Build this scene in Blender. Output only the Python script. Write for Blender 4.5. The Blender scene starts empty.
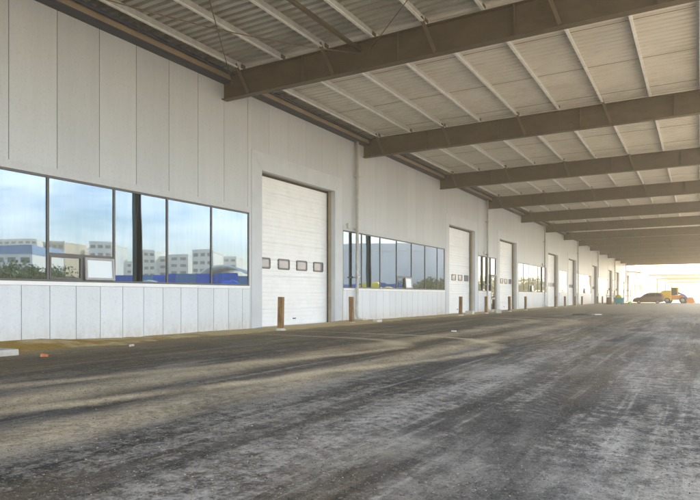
import bpy, bmesh, math, random
from mathutils import Vector, Matrix, Euler, noise as mnoise
random.seed(7)
S = bpy.context.scene
COL = S.collection
R = math.radians

# ------------------------------------------------------------------ helpers
class MB:
    """collects shapes and links them as ONE mesh object"""
    def __init__(s):
        s.v = []; s.f = []; s.m = []; s.sm = []; s.mi = 0; s.smooth = False
    def add(s, vs, fs):
        n = len(s.v)
        s.v += [tuple(p) for p in vs]
        for f in fs:
            s.f.append(tuple(n + i for i in f)); s.m.append(s.mi); s.sm.append(s.smooth)
    def box(s, x0, x1, y0, y1, z0, z1):
        s.add([(x0,y0,z0),(x1,y0,z0),(x1,y1,z0),(x0,y1,z0),(x0,y0,z1),(x1,y0,z1),(x1,y1,z1),(x0,y1,z1)],
              [(0,3,2,1),(4,5,6,7),(0,1,5,4),(1,2,6,5),(2,3,7,6),(3,0,4,7)])
    def obox(s, c, size, rot=(0,0,0)):
        M = Matrix.Translation(Vector(c)) @ Euler(rot).to_matrix().to_4x4()
        a, b, d = size[0]/2, size[1]/2, size[2]/2
        P = [(-a,-b,-d),(a,-b,-d),(a,b,-d),(-a,b,-d),(-a,-b,d),(a,-b,d),(a,b,d),(-a,b,d)]
        s.add([M @ Vector(p) for p in P], [(0,3,2,1),(4,5,6,7),(0,1,5,4),(1,2,6,5),(2,3,7,6),(3,0,4,7)])
    def bar(s, p0, p1, w, h):
        """rectangular bar from p0 to p1"""
        p0 = Vector(p0); p1 = Vector(p1); d = (p1-p0).normalized()
        up = Vector((0,0,1)) if abs(d.z) < .9 else Vector((1,0,0))
        a = d.cross(up).normalized()*w/2; b = a.cross(d).normalized()*h/2
        s.add([p0-a-b,p0+a-b,p0+a+b,p0-a+b,p1-a-b,p1+a-b,p1+a+b,p1-a+b],
              [(0,3,2,1),(4,5,6,7),(0,1,5,4),(1,2,6,5),(2,3,7,6),(3,0,4,7)])
    def tube(s, pts, r, n=10, cap=True):
        pts = [Vector(p) for p in pts]; base = len(s.v); k = len(pts)
        rs = r if isinstance(r, (list, tuple)) else [r]*k
        V = []
        for i, p in enumerate(pts):
            d = (pts[min(i+1,k-1)] - pts[max(i-1,0)]).normalized()
            up = Vector((0,0,1)) if abs(d.z) < .9 else Vector((1,0,0))
            a = d.cross(up).normalized(); b = a.cross(d).normalized()
            for j in range(n):
                t = 2*math.pi*j/n
                V.append(p + (a*math.cos(t) + b*math.sin(t))*rs[i])
        F = [(i*n+j, i*n+(j+1)%n, (i+1)*n+(j+1)%n, (i+1)*n+j) for i in range(k-1) for j in range(n)]
        if cap: F += [tuple(range(n))[::-1], tuple(range((k-1)*n, k*n))]
        q = s.smooth; s.smooth = n > 5
        s.add(V, F); s.smooth = q
    def prism(s, poly, axis, a0, a1):
        """polygon in the plane across axis, extruded from a0 to a1"""
        def P(u, v, w):
            return {'x': (w,u,v), 'y': (u,w,v), 'z': (u,v,w)}[axis]
        n = len(poly)
        V = [P(u,v,a0) for u,v in poly] + [P(u,v,a1) for u,v in poly]
        s.add(V, [tuple(range(n))[::-1], tuple(range(n,2*n))] + [(i,(i+1)%n,n+(i+1)%n,n+i) for i in range(n)])
    def ring(s, outer, inner, axis, a0, a1):
        """frame: two outlines of equal length, extruded"""
        def P(u, v, w):
            return {'x': (w,u,v), 'y': (u,w,v), 'z': (u,v,w)}[axis]
        n = len(outer)
        V = [P(u,v,a0) for u,v in outer]+[P(u,v,a0) for u,v in inner]+[P(u,v,a1) for u,v in outer]+[P(u,v,a1) for u,v in inner]
        F = []
        for i in range(n):
            j = (i+1) % n
            F += [(i,j,n+j,n+i), (2*n+i,3*n+i,3*n+j,2*n+j), (i,2*n+i,2*n+j,j), (n+i,n+j,3*n+j,3*n+i)]
        s.add(V, F)
    def build(s, name, mats, parent=None, bevel=0, loc=None):
        me = bpy.data.meshes.new(name)
        me.from_pydata(s.v, [], s.f)
        if not isinstance(mats, (list, tuple)): mats = [mats]
        for m in mats: me.materials.append(m)
        me.polygons.foreach_set('material_index', s.m)
        me.polygons.foreach_set('use_smooth', s.sm)
        bm = bmesh.new(); bm.from_mesh(me)
        bmesh.ops.recalc_face_normals(bm, faces=bm.faces)
        bm.to_mesh(me); bm.free()
        me.update()
        o = bpy.data.objects.new(name, me); COL.objects.link(o)
        if parent: o.parent = parent
        if loc: o.location = loc
        if bevel:
            b = o.modifiers.new('edge', 'BEVEL'); b.width = bevel; b.segments = 2; b.limit_method = 'ANGLE'
        return o

def rrect(cu, cv, w, h, r, k=4):
    pts = []
    for (sx, sy, a0) in ((1,1,0),(-1,1,90),(-1,-1,180),(1,-1,270)):
        for i in range(k+1):
            a = R(a0 + 90*i/k)
            pts.append((cu + sx*(w/2-r) + r*math.cos(a), cv + sy*(h/2-r) + r*math.sin(a)))
    return pts

def tag(o, label=None, cat=None, group=None, kind=None):
    if label: o['label'] = label
    if cat: o['category'] = cat
    if group: o['group'] = group
    if kind: o['kind'] = kind
    return o
def thing(name, loc, label, cat, group=None, rz=0):
    o = bpy.data.objects.new(name, None); COL.objects.link(o)
    o.location = loc; o.rotation_euler = (0,0,rz); o.empty_display_size = .2
    return tag(o, label, cat, group)
def copy_tree(o, parent=None):
    c = o.copy(); COL.objects.link(c)
    if parent: c.parent = parent
    for ch in list(o.children): copy_tree(ch, c)
    return c

# ------------------------------------------------------------------ materials
def newmat(name):
    m = bpy.data.materials.new(name); m.use_nodes = True
    nt = m.node_tree; b = nt.nodes['Principled BSDF']
    return m, nt, b
def lk(nt, a, b): nt.links.new(a, b)
def nd(nt, t, **kw):
    n = nt.nodes.new(t)
    for k, v in kw.items():
        if k in n.inputs: n.inputs[k].default_value = v
        else: setattr(n, k, v)
    return n
def ramp(nt, fac, stops, interp='LINEAR'):
    r = nt.nodes.new('ShaderNodeValToRGB'); r.color_ramp.interpolation = interp
    e = r.color_ramp.elements
    while len(e) < len(stops): e.new(.5)
    for i, (p, c) in enumerate(stops):
        e[i].position = p
        e[i].color = (c, c, c, 1) if isinstance(c, (int, float)) else (*c, 1)
    lk(nt, fac, r.inputs[0]); return r.outputs[0]
def noi(nt, vec, scale, detail=5, rough=.55, dist=0):
    n = nd(nt, 'ShaderNodeTexNoise', Scale=scale, Detail=detail, Roughness=rough, Distortion=dist)
    if vec is not None: lk(nt, vec, n.inputs['Vector'])
    return n.outputs[0]
def mapping(nt, vec, scale=(1,1,1), loc=(0,0,0), rot=(0,0,0)):
    m = nt.nodes.new('ShaderNodeMapping')
    m.inputs['Scale'].default_value = scale; m.inputs['Location'].default_value = loc; m.inputs['Rotation'].default_value = rot
    lk(nt, vec, m.inputs[0]); return m.outputs[0]
def mix(nt, fac, a, b, mode='MIX'):
    m = nt.nodes.new('ShaderNodeMix'); m.data_type = 'RGBA'; m.blend_type = mode
    for sock, v in ((m.inputs[0], fac), (m.inputs[6], a), (m.inputs[7], b)):
        if isinstance(v, (int, float)): sock.default_value = v
        elif isinstance(v, tuple): sock.default_value = (*v, 1)
        else: lk(nt, v, sock)
    return m.outputs[2]
def mth(nt, op, a, b=None, c=None, clamp=False):
    m = nt.nodes.new('ShaderNodeMath'); m.operation = op; m.use_clamp = clamp
    for i, v in enumerate((a, b, c)):
        if v is None: continue
        if isinstance(v, (int, float)): m.inputs[i].default_value = v
        else: lk(nt, v, m.inputs[i])
    return m.outputs[0]
def objco(nt): return nt.nodes.new('ShaderNodeTexCoord').outputs['Object']
def geopos(nt): return nt.nodes.new('ShaderNodeNewGeometry').outputs['Position']
def bump(nt, b, h, strength, dist=.01):
    n = nd(nt, 'ShaderNodeBump', Strength=strength, Distance=dist); lk(nt, h, n.inputs['Height'])
    lk(nt, n.outputs[0], b.inputs['Normal']); return n

def paint(name, col, rough=.5, var=.08, scale=2.0, metal=0, dirt=None, dirt_amt=.0, bmp=0, stretch=(1,1,1), spec=.5):
    m, nt, b = newmat(name)
    p = mapping(nt, geopos(nt), stretch)
    n = noi(nt, p, scale, 6, .6)
    c2 = tuple(max(0, x*(1-var*2)) for x in col); c1 = tuple(min(1, x*(1+var)) for x in col)
    c = mix(nt, ramp(nt, n, [(.3, 0), (.7, 1)]), c2, c1)
    if dirt:
        n2 = noi(nt, p, scale*3.1, 8, .7)
        c = mix(nt, mth(nt, 'MULTIPLY', ramp(nt, n2, [(.48, 0), (.72, 1)]), dirt_amt), c, dirt)
    lk(nt, c, b.inputs['Base Color'])
    b.inputs['Roughness'].default_value = rough; b.inputs['Metallic'].default_value = metal
    b.inputs['Specular IOR Level'].default_value = spec
    r = mth(nt, 'MULTIPLY_ADD', n, .25, rough-.12); lk(nt, r, b.inputs['Roughness'])
    if bmp: bump(nt, b, noi(nt, p, scale*14, 4), bmp)
    return m

def wall_mat(name, col, grime):
    """painted composite panel: slight tone change from sheet to sheet, faint streaks, dust low down"""
    m, nt, b = newmat(name)
    P = geopos(nt)
    streak = noi(nt, mapping(nt, P, (1, 3.0, .22)), 1.6, 6, .6)
    blot = noi(nt, P, .9, 5, .55)
    speck = noi(nt, P, 15, 6, .75)
    geo = nt.nodes.new('ShaderNodeNewGeometry')
    pv = mth(nt, 'MULTIPLY_ADD', geo.outputs['Random Per Island'], .09, .95)
    c = mix(nt, ramp(nt, streak, [(.35, 0), (.75, 1)]), tuple(x*.93 for x in col), col)
    c = mix(nt, mth(nt, 'MULTIPLY', ramp(nt, blot, [(.5, 0), (.75, 1)]), .35), c, tuple(x*y for x, y in zip(col, (.88,.89,.92))))
    c = mix(nt, mth(nt, 'MULTIPLY', ramp(nt, speck, [(.52, 0), (.66, 1)]), .30), c, tuple(x*.55 for x in col))
    sx = nt.nodes.new('ShaderNodeSeparateXYZ'); lk(nt, P, sx.inputs[0])
    low = mth(nt, 'SUBTRACT', 1, mth(nt, 'DIVIDE', sx.outputs[2], .75), clamp=True)
    low = mth(nt, 'MULTIPLY', mth(nt, 'POWER', low, 1.6), ramp(nt, noi(nt, mapping(nt, P, (1,2,1)), 3.3, 7, .65), [(.3, .1), (.7, 1)]))
    c = mix(nt, mth(nt, 'MULTIPLY', low, .75), c, grime)
    mul = nt.nodes.new('ShaderNodeVectorMath'); mul.operation = 'SCALE'
    lk(nt, c, mul.inputs[0]); lk(nt, pv, mul.inputs['Scale'])
    lk(nt, mul.outputs[0], b.inputs['Base Color'])
    b.inputs['Roughness'].default_value = .42
    bump(nt, b, noi(nt, P, 1.1, 2), .12, .03)
    return m

M = {}
M['wall'] = wall_mat('wall_paint', (.465,.49,.515), (.34,.27,.17))
M['lower'] = wall_mat('lower_panel_paint', (.60,.64,.69), (.36,.29,.18))
M['trim'] = paint('trim_paint', (.48,.51,.55), .45, .05, 1.3, dirt=(.45,.42,.36), dirt_amt=.25)
M['white_trim'] = paint('white_trim', (.74,.75,.76), .45, .04, 2)
M['joint'] = paint('joint_rubber', (.06,.06,.075), .7, .1)
M['door'] = paint('door_paint', (.78,.80,.82), .38, .035, .8, dirt=(.55,.52,.46), dirt_amt=.22)
M['seal'] = paint('door_seal', (.05,.045,.04), .8, .1)
M['jamb'] = paint('jamb_steel', (.36,.30,.21), .55, .12, 3)
M['frame'] = paint('window_frame', (.075,.07,.068), .4, .1, 4)
M['sash'] = paint('sash_aluminium', (.30,.30,.30), .4, .1, 4)
M['brace'] = paint('brace_paint', (.135,.10,.057), .55, .12, 3)
M['beam'] = paint('beam_paint', (.105,.076,.042), .6, .12, 1.2, dirt=(.04,.028,.014), dirt_amt=.5, bmp=.05, stretch=(1,1,2))
M['eave'] = paint('eave_tube', (.27,.21,.14), .5, .12, 2)
M['navy'] = paint('eave_closure', (.03,.035,.06), .6, .1)
M['zinc'] = paint('galvanised_purlin', (.52,.535,.54), .42, .1, 5, metal=.2, dirt=(.30,.24,.16), dirt_amt=.4)
M['zinc_lit_lip'] = paint('galvanised_lit_lip', (.80,.79,.76), .5, .08, 5)  # paler copy of the galvanising, paints in light from below on the lip
M['deck'] = paint('deck_underside', (.69,.66,.60), .5, .06, .45, dirt=(.52,.46,.38), dirt_amt=.5)
M['deck_metal'] = paint('deck_metal', (.47,.46,.42), .4, .08, .8, dirt=(.36,.31,.24), dirt_amt=.5, metal=.25)
M['lap'] = paint('deck_lap', (.22,.17,.11), .6, .1)
M['pipe'] = paint('downpipe_paint', (.50,.49,.46), .45, .1, 4)
M['rod'] = paint('brace_rod', (.16,.10,.05), .6, .15, 6)
M['concrete'] = paint('concrete', (.40,.39,.37), .85, .12, 5, dirt=(.28,.24,.17), dirt_amt=.6, bmp=.25)
M['pale_concrete'] = paint('pale_concrete', (.55,.52,.46), .85, .12, 5, dirt=(.35,.28,.17), dirt_amt=.5, bmp=.25)
M['brick'] = paint('orange_brick', (.42,.13,.05), .85, .15, 9, bmp=.3)
M['iron'] = paint('cast_iron', (.05,.05,.05), .6, .15, 7, bmp=.2)
M['tyre'] = paint('tyre_rubber', (.025,.025,.027), .8, .1)
M['rim'] = paint('wheel_rim', (.45,.45,.46), .35, .05, metal=.6)
M['brown_car'] = paint('brown_car_paint', (.12,.045,.022), .35, .04, 1)
M['dark_glass'] = paint('dark_glass', (.02,.022,.025), .1, .05)
M['red_lamp'] = paint('red_lamp', (.35,.02,.02), .3, .05)
M['clear_lamp'] = paint('clear_lamp', (.7,.7,.68), .2, .03)
M['black'] = paint('black_plastic', (.03,.03,.03), .55, .1)
M['yellow'] = paint('machine_yellow', (.80,.50,.01), .42, .06, 2, dirt=(.4,.26,.06), dirt_amt=.4)
M['orange'] = paint('machine_orange', (.68,.25,.02), .45, .06, 2, dirt=(.4,.2,.06), dirt_amt=.4)
M['violet'] = paint('violet_blue_arm', (.14,.12,.42), .45, .08, 2)
M['teal'] = paint('teal_bin', (.06,.32,.36), .5, .1, 3, dirt=(.15,.2,.18), dirt_amt=.5)
M['green'] = paint('green_plastic', (.16,.55,.06), .5, .06)
M['rack'] = paint('rack_steel', (.33,.32,.31), .5, .1)
M['cardboard'] = paint('brown_drum', (.22,.12,.07), .7, .12)
M['tan_awning'] = paint('tan_awning', (.55,.40,.20), .6, .08)
M['far_beam'] = paint('far_beam_paint', (.16,.10,.055), .55, .1)
M['far_white'] = paint('far_white', (.72,.72,.75), .5, .05, .5)
M['grey_clad'] = paint('grey_cladding', (.78,.82,.85), .5, .06, .3, stretch=(1,1,.2))
M['office_white'] = paint('office_render', (.84,.84,.82), .6, .06, .4)
M['office_sunset'] = paint('office_sunset_tint', (.62,.50,.36), .6, .06, .4)  # white render, warm sunset light put into its colour
M['office_glass'] = paint('office_glass', (.10,.16,.21), .2, .1)
M['blue_sheet'] = paint('blue_hoarding', (.02,.16,.78), .45, .22, .5)
M['blue_roof'] = paint('blue_roof', (.10,.28,.55), .45, .08, .8)
M['yellow_tarp'] = paint('yellow_tarp', (.75,.60,.04), .5, .08, 1)
M['bark'] = paint('bark', (.12,.085,.055), .9, .15, 4, bmp=.4)
M['scrap'] = paint('white_scrap', (.62,.60,.56), .7, .1, 5)
M['pebble'] = None
M['column'] = paint('column_paint', (.08,.12,.11), .5, .1, 2)

# rust
m, nt, b = newmat('rusty_steel'); P = geopos(nt)
n = noi(nt, mapping(nt, P, (9, 9, 3.5)), 1, 7, .65)
c = ramp(nt, n, [(.25, (.075,.040,.018)), (.5, (.20,.105,.038)), (.70, (.32,.18,.07)), (.85, (.32,.27,.20))])
lk(nt, c, b.inputs['Base Color']); b.inputs['Roughness'].default_value = .8
bump(nt, b, noi(nt, P, 60, 4), .3); M['rust'] = m

# window glass: solar coated, mirrors the yard, hardly any view inside
m, nt, b = newmat('coated_glass'); P = geopos(nt)
b.inputs['Base Color'].default_value = (.60,.70,.76,1); b.inputs['Metallic'].default_value = 1
smear = noi(nt, mapping(nt, P, (1, 5, .5)), 1.4, 5, .6)
lk(nt, ramp(nt, smear, [(.35, .006), (.8, .035)]), b.inputs['Roughness'])
lk(nt, ramp(nt, smear, [(.45, 1), (.75, .8)]), b.inputs['Metallic'])
lk(nt, mix(nt, ramp(nt, smear, [(.3, 0), (.8, 1)]), (.098,.131,.164), (.135,.163,.188)), b.inputs['Base Color'])
bump(nt, b, noi(nt, P, .55, 1), .05, .06)
M['glass'] = m
m, nt, b = newmat('bright_reflection_pane'); b.inputs['Base Color'].default_value = (.58,.65,.70,1); b.inputs['Roughness'].default_value = .25  # pale colour stands in for a bright reflection in the open sash
M['pale_pane'] = m
m, nt, b = newmat('door_lite'); b.inputs['Base Color'].default_value = (.20,.19,.24,1); b.inputs['Roughness'].default_value = .12
M['door_lite'] = m

m, nt, b = newmat('pebble_stone')
geo = nt.nodes.new('ShaderNodeNewGeometry')
c = ramp(nt, geo.outputs['Random Per Island'], [(0, (.022,.022,.023)), (.35, (.06,.057,.054)), (.65, (.15,.135,.115)), (.93, (.27,.23,.165)), (.985, (.42,.38,.31)), (1, (.36,.18,.09))])
lk(nt, c, b.inputs['Base Color']); b.inputs['Roughness'].default_value = .9; b.inputs['Specular IOR Level'].default_value = .15
M['pebble'] = m
# foliage
m, nt, b = newmat('foliage')
geo = nt.nodes.new('ShaderNodeNewGeometry')
lk(nt, ramp(nt, geo.outputs['Random Per Island'], [(0, (.035,.08,.015)), (.6, (.07,.15,.022)), (1, (.12,.20,.04))]), b.inputs['Base Color'])
b.inputs['Roughness'].default_value = .6; M['leaf'] = m

# ---- ground: worn asphalt, dust in streaks along the yard, tyre tracks swinging in to the doors
def ground_mat():
    m, nt, b = newmat('worn_asphalt'); P = geopos(nt)
    sx = nt.nodes.new('ShaderNodeSeparateXYZ'); lk(nt, P, sx.inputs[0]); X, Y = sx.outputs[0], sx.outputs[1]
    warp = nt.nodes.new('ShaderNodeVectorMath'); warp.operation = 'MULTIPLY_ADD'
    wn = nd(nt, 'ShaderNodeTexNoise', Scale=.35, Detail=3); lk(nt, P, wn.inputs['Vector'])
    lk(nt, wn.outputs['Color'], warp.inputs[0]); warp.inputs[1].default_value = (.7,1.2,0); lk(nt, P, warp.inputs[2])
    W = warp.outputs[0]
    # base asphalt: dark with bluish and brownish blotches
    blot = noi(nt, mapping(nt, W, (1, .45, 1)), .8, 8, .62)
    base = ramp(nt, blot, [(.36, (.015,.015,.016)), (.46, (.040,.039,.039)), (.56, (.092,.087,.082)), (.66, (.24,.225,.20))])
    # patches of brown mud film
    mud = noi(nt, mapping(nt, W, (1, .3, 1), (13, 4, 0)), .42, 7, .6)
    base = mix(nt, mth(nt, 'MULTIPLY', ramp(nt, mud, [(.46, 0), (.60, 1)]), .75), base, (.115,.083,.044))
    # pale grey powder streaks running along the yard
    s1 = noi(nt, mapping(nt, W, (1, .10, 1), (3, 1, 0)), 1.05, 9, .66)
    grain = noi(nt, P, 26, 5, .75)
    clod = noi(nt, P, 7, 6, .7)
    big = noi(nt, mapping(nt, P, (1,.6,1), (9,2,0)), 1.7, 6, .62)
    tear = mth(nt, 'ADD', mth(nt, 'MULTIPLY', mth(nt, 'SUBTRACT', noi(nt, P, 7, 6, .7), .5), .34), mth(nt, 'MULTIPLY', mth(nt, 'SUBTRACT', grain, .5), .22))
    s1f = ramp(nt, mth(nt, 'ADD', s1, tear), [(.51, 0), (.555, .6), (.63, 1)])
    s1f = mth(nt, 'MULTIPLY', s1f, ramp(nt, mth(nt, 'DIVIDE', X, 14), [(.25, .45), (.55, .55), (.72, 1)]))
    brk = ramp(nt, mth(nt, 'ADD', mth(nt, 'ADD', mth(nt, 'MULTIPLY', grain, .36), mth(nt, 'MULTIPLY', clod, .32)), mth(nt, 'MULTIPLY', big, .32)), [(.43, .08), (.54, 1)])
    base = mix(nt, mth(nt, 'MULTIPLY', mth(nt, 'MULTIPLY', s1f, brk), .85), base, (.31,.285,.25))
    # sandy dust streaks, mostly on the building side
    s2 = noi(nt, mapping(nt, W, (1, .075, 1), (31, 8, 0)), 1.15, 8, .62)
    side = ramp(nt, mth(nt, 'DIVIDE', X, 14), [(.02, 1), (.45, .75), (.8, .25), (1, .2)])
    side = mth(nt, 'MAXIMUM', side, ramp(nt, mth(nt, 'DIVIDE', Y, 60), [(.25, 0), (.75, .85)]))
    far = ramp(nt, mth(nt, 'DIVIDE', Y, 60), [(.04, .05), (.15, .3), (.35, 1)])
    s2f = mth(nt, 'MULTIPLY', mth(nt, 'MULTIPLY', ramp(nt, mth(nt, 'ADD', s2, tear), [(.50, 0), (.55, .7), (.63, 1)]), side), far)
    base = mix(nt, mth(nt, 'MULTIPLY', s2f, brk), base, (.46,.375,.25))
    base = mix(nt, 1.0, base, ramp(nt, mth(nt, 'ADD', mth(nt, 'MULTIPLY', clod, .6), mth(nt, 'MULTIPLY', grain, .4)), [(.38, .45), (.5, .95), (.62, 1)]), 'MULTIPLY')
    comb = noi(nt, mapping(nt, P, (1, .035, 1), (7, 3, 0), (0,0,R(-2))), 5.5, 5, .6)
    base = mix(nt, 1.0, base, ramp(nt, comb, [(.36, .55), (.5, 1), (.62, 1)]), 'MULTIPLY')
    base = mix(nt, mth(nt, 'MULTIPLY', ramp(nt, comb, [(.56, 0), (.66, .75)]), brk), base, (.30,.285,.26))
    # tyre tracks: two arcs of a turn in to the near door, and straight pairs along the yard
    col, hgt = base, None
    def arc(cx, cy, r, w, amt, shear=False):
        nonlocal col
        q = nt.nodes.new('ShaderNodeVectorMath'); q.operation = 'SUBTRACT'; lk(nt, W3 if shear else W2, q.inputs[0]); q.inputs[1].default_value = (cx, cy, 0)
        v = q.outputs[0]
        mx = nt.nodes.new('ShaderNodeVectorMath'); mx.operation = 'MAXIMUM'; lk(nt, v, mx.inputs[0]); mx.inputs[1].default_value = (0,0,0)
        ln = nt.nodes.new('ShaderNodeVectorMath'); ln.operation = 'LENGTH'; lk(nt, mx.outputs[0], ln.inputs[0])
        d = mth(nt, 'ABSOLUTE', mth(nt, 'SUBTRACT', ln.outputs['Value'], r))
        f = ramp(nt, mth(nt, 'DIVIDE', mth(nt, 'ADD', d, mth(nt, 'MULTIPLY', mth(nt, 'SUBTRACT', clod, .5), .6)), w), [(.2, 1), (1.0, 0)])
        lug = mth(nt, 'SINE', mth(nt, 'MULTIPLY', mth(nt, 'ADD', Y, mth(nt, 'MULTIPLY', d, .9)), 34))
        f = mth(nt, 'MULTIPLY', f, mth(nt, 'MULTIPLY_ADD', lug, .10, .90))
        fade = ramp(nt, noi(nt, P, .5, 4), [(.35, .55), (.5, 1)])
        col = mix(nt, mth(nt, 'MULTIPLY', mth(nt, 'MULTIPLY', f, fade), mth(nt, 'MULTIPLY', mth(nt, 'MULTIPLY_ADD', brk, .6, .4), amt)), col, (.58,.48,.32))
    w2 = nt.nodes.new('ShaderNodeVectorMath'); w2.operation = 'MULTIPLY_ADD'
    wn2 = nd(nt, 'ShaderNodeTexNoise', Scale=.9, Detail=4); lk(nt, P, wn2.inputs['Vector'])
    sub = nt.nodes.new('ShaderNodeVectorMath'); sub.operation = 'SUBTRACT'; lk(nt, wn2.outputs['Color'], sub.inputs[0]); sub.inputs[1].default_value = (.5,.5,.5)
    lk(nt, sub.outputs[0], w2.inputs[0]); w2.inputs[1].default_value = (.5,.5,0); lk(nt, P, w2.inputs[2])
    flat = nt.nodes.new('ShaderNodeVectorMath'); flat.operation = 'MULTIPLY'; lk(nt, w2.outputs[0], flat.inputs[0]); flat.inputs[1].default_value = (1,1,0)
    W2 = flat.outputs[0]
    # the same, in axes slanted the way the vehicle came in
    s3 = nt.nodes.new('ShaderNodeSeparateXYZ'); lk(nt, W2, s3.inputs[0])
    c3 = nt.nodes.new('ShaderNodeCombineXYZ'); lk(nt, s3.outputs[1], c3.inputs[1])
    lk(nt, mth(nt, 'SUBTRACT', s3.outputs[0], mth(nt, 'MULTIPLY', mth(nt, 'SUBTRACT', s3.outputs[1], 12), .27)), c3.inputs[0])
    W3 = c3.outputs[0]
    arc(4.1, 10.2, 3.45, .30, .95, True)
    arc(4.1, 10.2, 5.3, .26, .95, True)
    arc(2.5, 26.0, 4.0, .6, .8)
    arc(2.5, 26.0, 5.7, .6, .7)
    def lane(x, w, amt, c):
        nonlocal col
        s2x = nt.nodes.new('ShaderNodeSeparateXYZ'); lk(nt, W2, s2x.inputs[0])
        d = mth(nt, 'DIVIDE', mth(nt, 'ABSOLUTE', mth(nt, 'SUBTRACT', s2x.outputs[0], x)), w)
        fade = ramp(nt, noi(nt, mapping(nt, P, (1,.25,1), (x, 0, 0)), .6, 4), [(.42, 0), (.62, 1)])
        lug = mth(nt, 'MULTIPLY_ADD', mth(nt, 'SINE', mth(nt, 'MULTIPLY', mth(nt, 'ADD', Y, mth(nt, 'MULTIPLY', d, .35)), 38)), .35, .65)
        fade = mth(nt, 'MULTIPLY', fade, lug)
        col = mix(nt, mth(nt, 'MULTIPLY', mth(nt, 'MULTIPLY', ramp(nt, d, [(.2, 1), (1, 0)]), fade), mth(nt, 'MULTIPLY', brk, amt)), col, c)
    for x, w, a, c in ((3.9,.4,.5,(.36,.30,.20)), (10.3,.5,.7,(.34,.325,.31)), (11.3,.35,.6,(.33,.315,.30)), (12.1,.5,.7,(.33,.32,.31)), (9.0,.4,.5,(.32,.31,.29))):
        lane(x, w, a, c)
    # chevron tread in the soft film
    # ochre film trodden out from the wall and towards the far end
    film = mth(nt, 'MAXIMUM', ramp(nt, mth(nt, 'DIVIDE', X, 10), [(.2, .8), (.75, 0)]), ramp(nt, mth(nt, 'DIVIDE', Y, 80), [(.2, 0), (.75, .8)]))
    film = mth(nt, 'MULTIPLY', film, ramp(nt, mth(nt, 'ADD', big, tear), [(.38, .25), (.58, 1)]))
    col = mix(nt, film, col, mix(nt, comb, (.07,.050,.024), (.17,.125,.066)))
    # dirt apron at the wall
    ap = mth(nt, 'ADD', X, mth(nt, 'MULTIPLY', mth(nt, 'SUBTRACT', noi(nt, P, .55, 6, .65), .5), 3.2))
    apf = ramp(nt, mth(nt, 'DIVIDE', ap, 4.5), [(.22, 1), (.62, 0)])
    col = mix(nt, mth(nt, 'MULTIPLY', apf, ramp(nt, clod, [(.3, .35), (.6, .95)])), col, mix(nt, ramp(nt, grain, [(.35, 0), (.65, 1)]), (.22,.155,.06), (.42,.33,.18)))
    # open yard and far ground: pale sandy tone put in to bounce light
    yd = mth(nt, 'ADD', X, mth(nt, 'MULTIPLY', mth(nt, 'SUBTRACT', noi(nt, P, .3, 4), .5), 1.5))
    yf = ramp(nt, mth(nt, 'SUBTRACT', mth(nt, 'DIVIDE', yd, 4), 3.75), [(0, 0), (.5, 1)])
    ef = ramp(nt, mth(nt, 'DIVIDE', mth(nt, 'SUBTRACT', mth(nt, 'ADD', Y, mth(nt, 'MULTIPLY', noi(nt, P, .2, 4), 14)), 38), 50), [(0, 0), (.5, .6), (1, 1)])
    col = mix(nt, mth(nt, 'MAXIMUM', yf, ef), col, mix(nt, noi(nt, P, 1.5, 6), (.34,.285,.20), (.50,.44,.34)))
    # grit
    col = mix(nt, ramp(nt, noi(nt, P, 38, 3, .8), [(.58, 0), (.66, .7)]), col, (.30,.275,.24))
    col = mix(nt, ramp(nt, noi(nt, mapping(nt, P, (1,1,1), (5,5,0)), 31, 3, .8), [(.57, 0), (.65, .75)]), col, (.014,.014,.016))
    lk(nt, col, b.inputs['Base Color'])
    rg = mth(nt, 'MULTIPLY_ADD', blot, .3, .58)
    lk(nt, mth(nt, 'ADD', rg, mth(nt, 'MULTIPLY', s2f, .2)), b.inputs['Roughness'])
    b.inputs['Specular IOR Level'].default_value = .16
    h = mth(nt, 'ADD', mth(nt, 'MULTIPLY', grain, .45), mth(nt, 'MULTIPLY', clod, .8))
    h = mth(nt, 'ADD', h, mth(nt, 'MULTIPLY', s1, 1.2))
    bump(nt, b, h, .9, .05)
    return m
M['ground'] = ground_mat()

m, nt, b = newmat('ochre_dirt'); P = geopos(nt)
sx = nt.nodes.new('ShaderNodeSeparateXYZ'); lk(nt, P, sx.inputs[0])
n = noi(nt, P, 6, 8, .7); n2 = noi(nt, P, 1.0, 5, .6)
dk = mix(nt, n, (.19,.11,.018), (.40,.26,.065)); lt = mix(nt, n, (.38,.29,.15), (.58,.47,.28))
lk(nt, mix(nt, ramp(nt, mth(nt, 'ADD', n2, mth(nt, 'MULTIPLY', mth(nt, 'SUBTRACT', sx.outputs[1], 9), .035)), [(.44, 0), (.60, 1)]), dk, lt), b.inputs['Base Color'])
b.inputs['Roughness'].default_value = .95; b.inputs['Specular IOR Level'].default_value = .1
bump(nt, b, noi(nt, P, 22, 6, .7), .7, .04); M['dirt'] = m

# ------------------------------------------------------------------ layout: bays along the wall
Y0, BAY = 14.12, 8.96
def U(u): return Y0 + BAY*u
Z_SILL, Z_HEAD = 1.43, 3.835
Z_DOOR = 5.33
WALL_TOP = 7.76
DOORS = [.206, 2.155, 3.31, 5.13, 6.30, 8.20, 10.08, 11.20, 13.20, 15.35, 17.6, -2.55]
DW = 4.69
BARS = {}
def win(u0, u1, n, last=None):
    ys = [U(u0) + (U(u1)-U(u0))*i/n for i in range(n+1)]
    return ys
WINDOWS = [
    [U(u) for u in (-1.84,-1.625,-1.43,-1.235,-1.04,-.845,-.65,-.451,-.256,-.062,.134)],
    [U(u) for u in (.80,.98,1.175,1.37,1.565,1.76,1.955,2.08)],
    win(3.90,5.04,6), win(5.75,6.22,3), win(6.90,8.10,7), win(8.80,9.98,6),
    win(10.70,11.10,2), win(11.82,13.08,6), win(13.85,15.20,7), win(16.0,17.5,8), win(18.3,19.6,7),
]
WIN_LABEL = []
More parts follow.
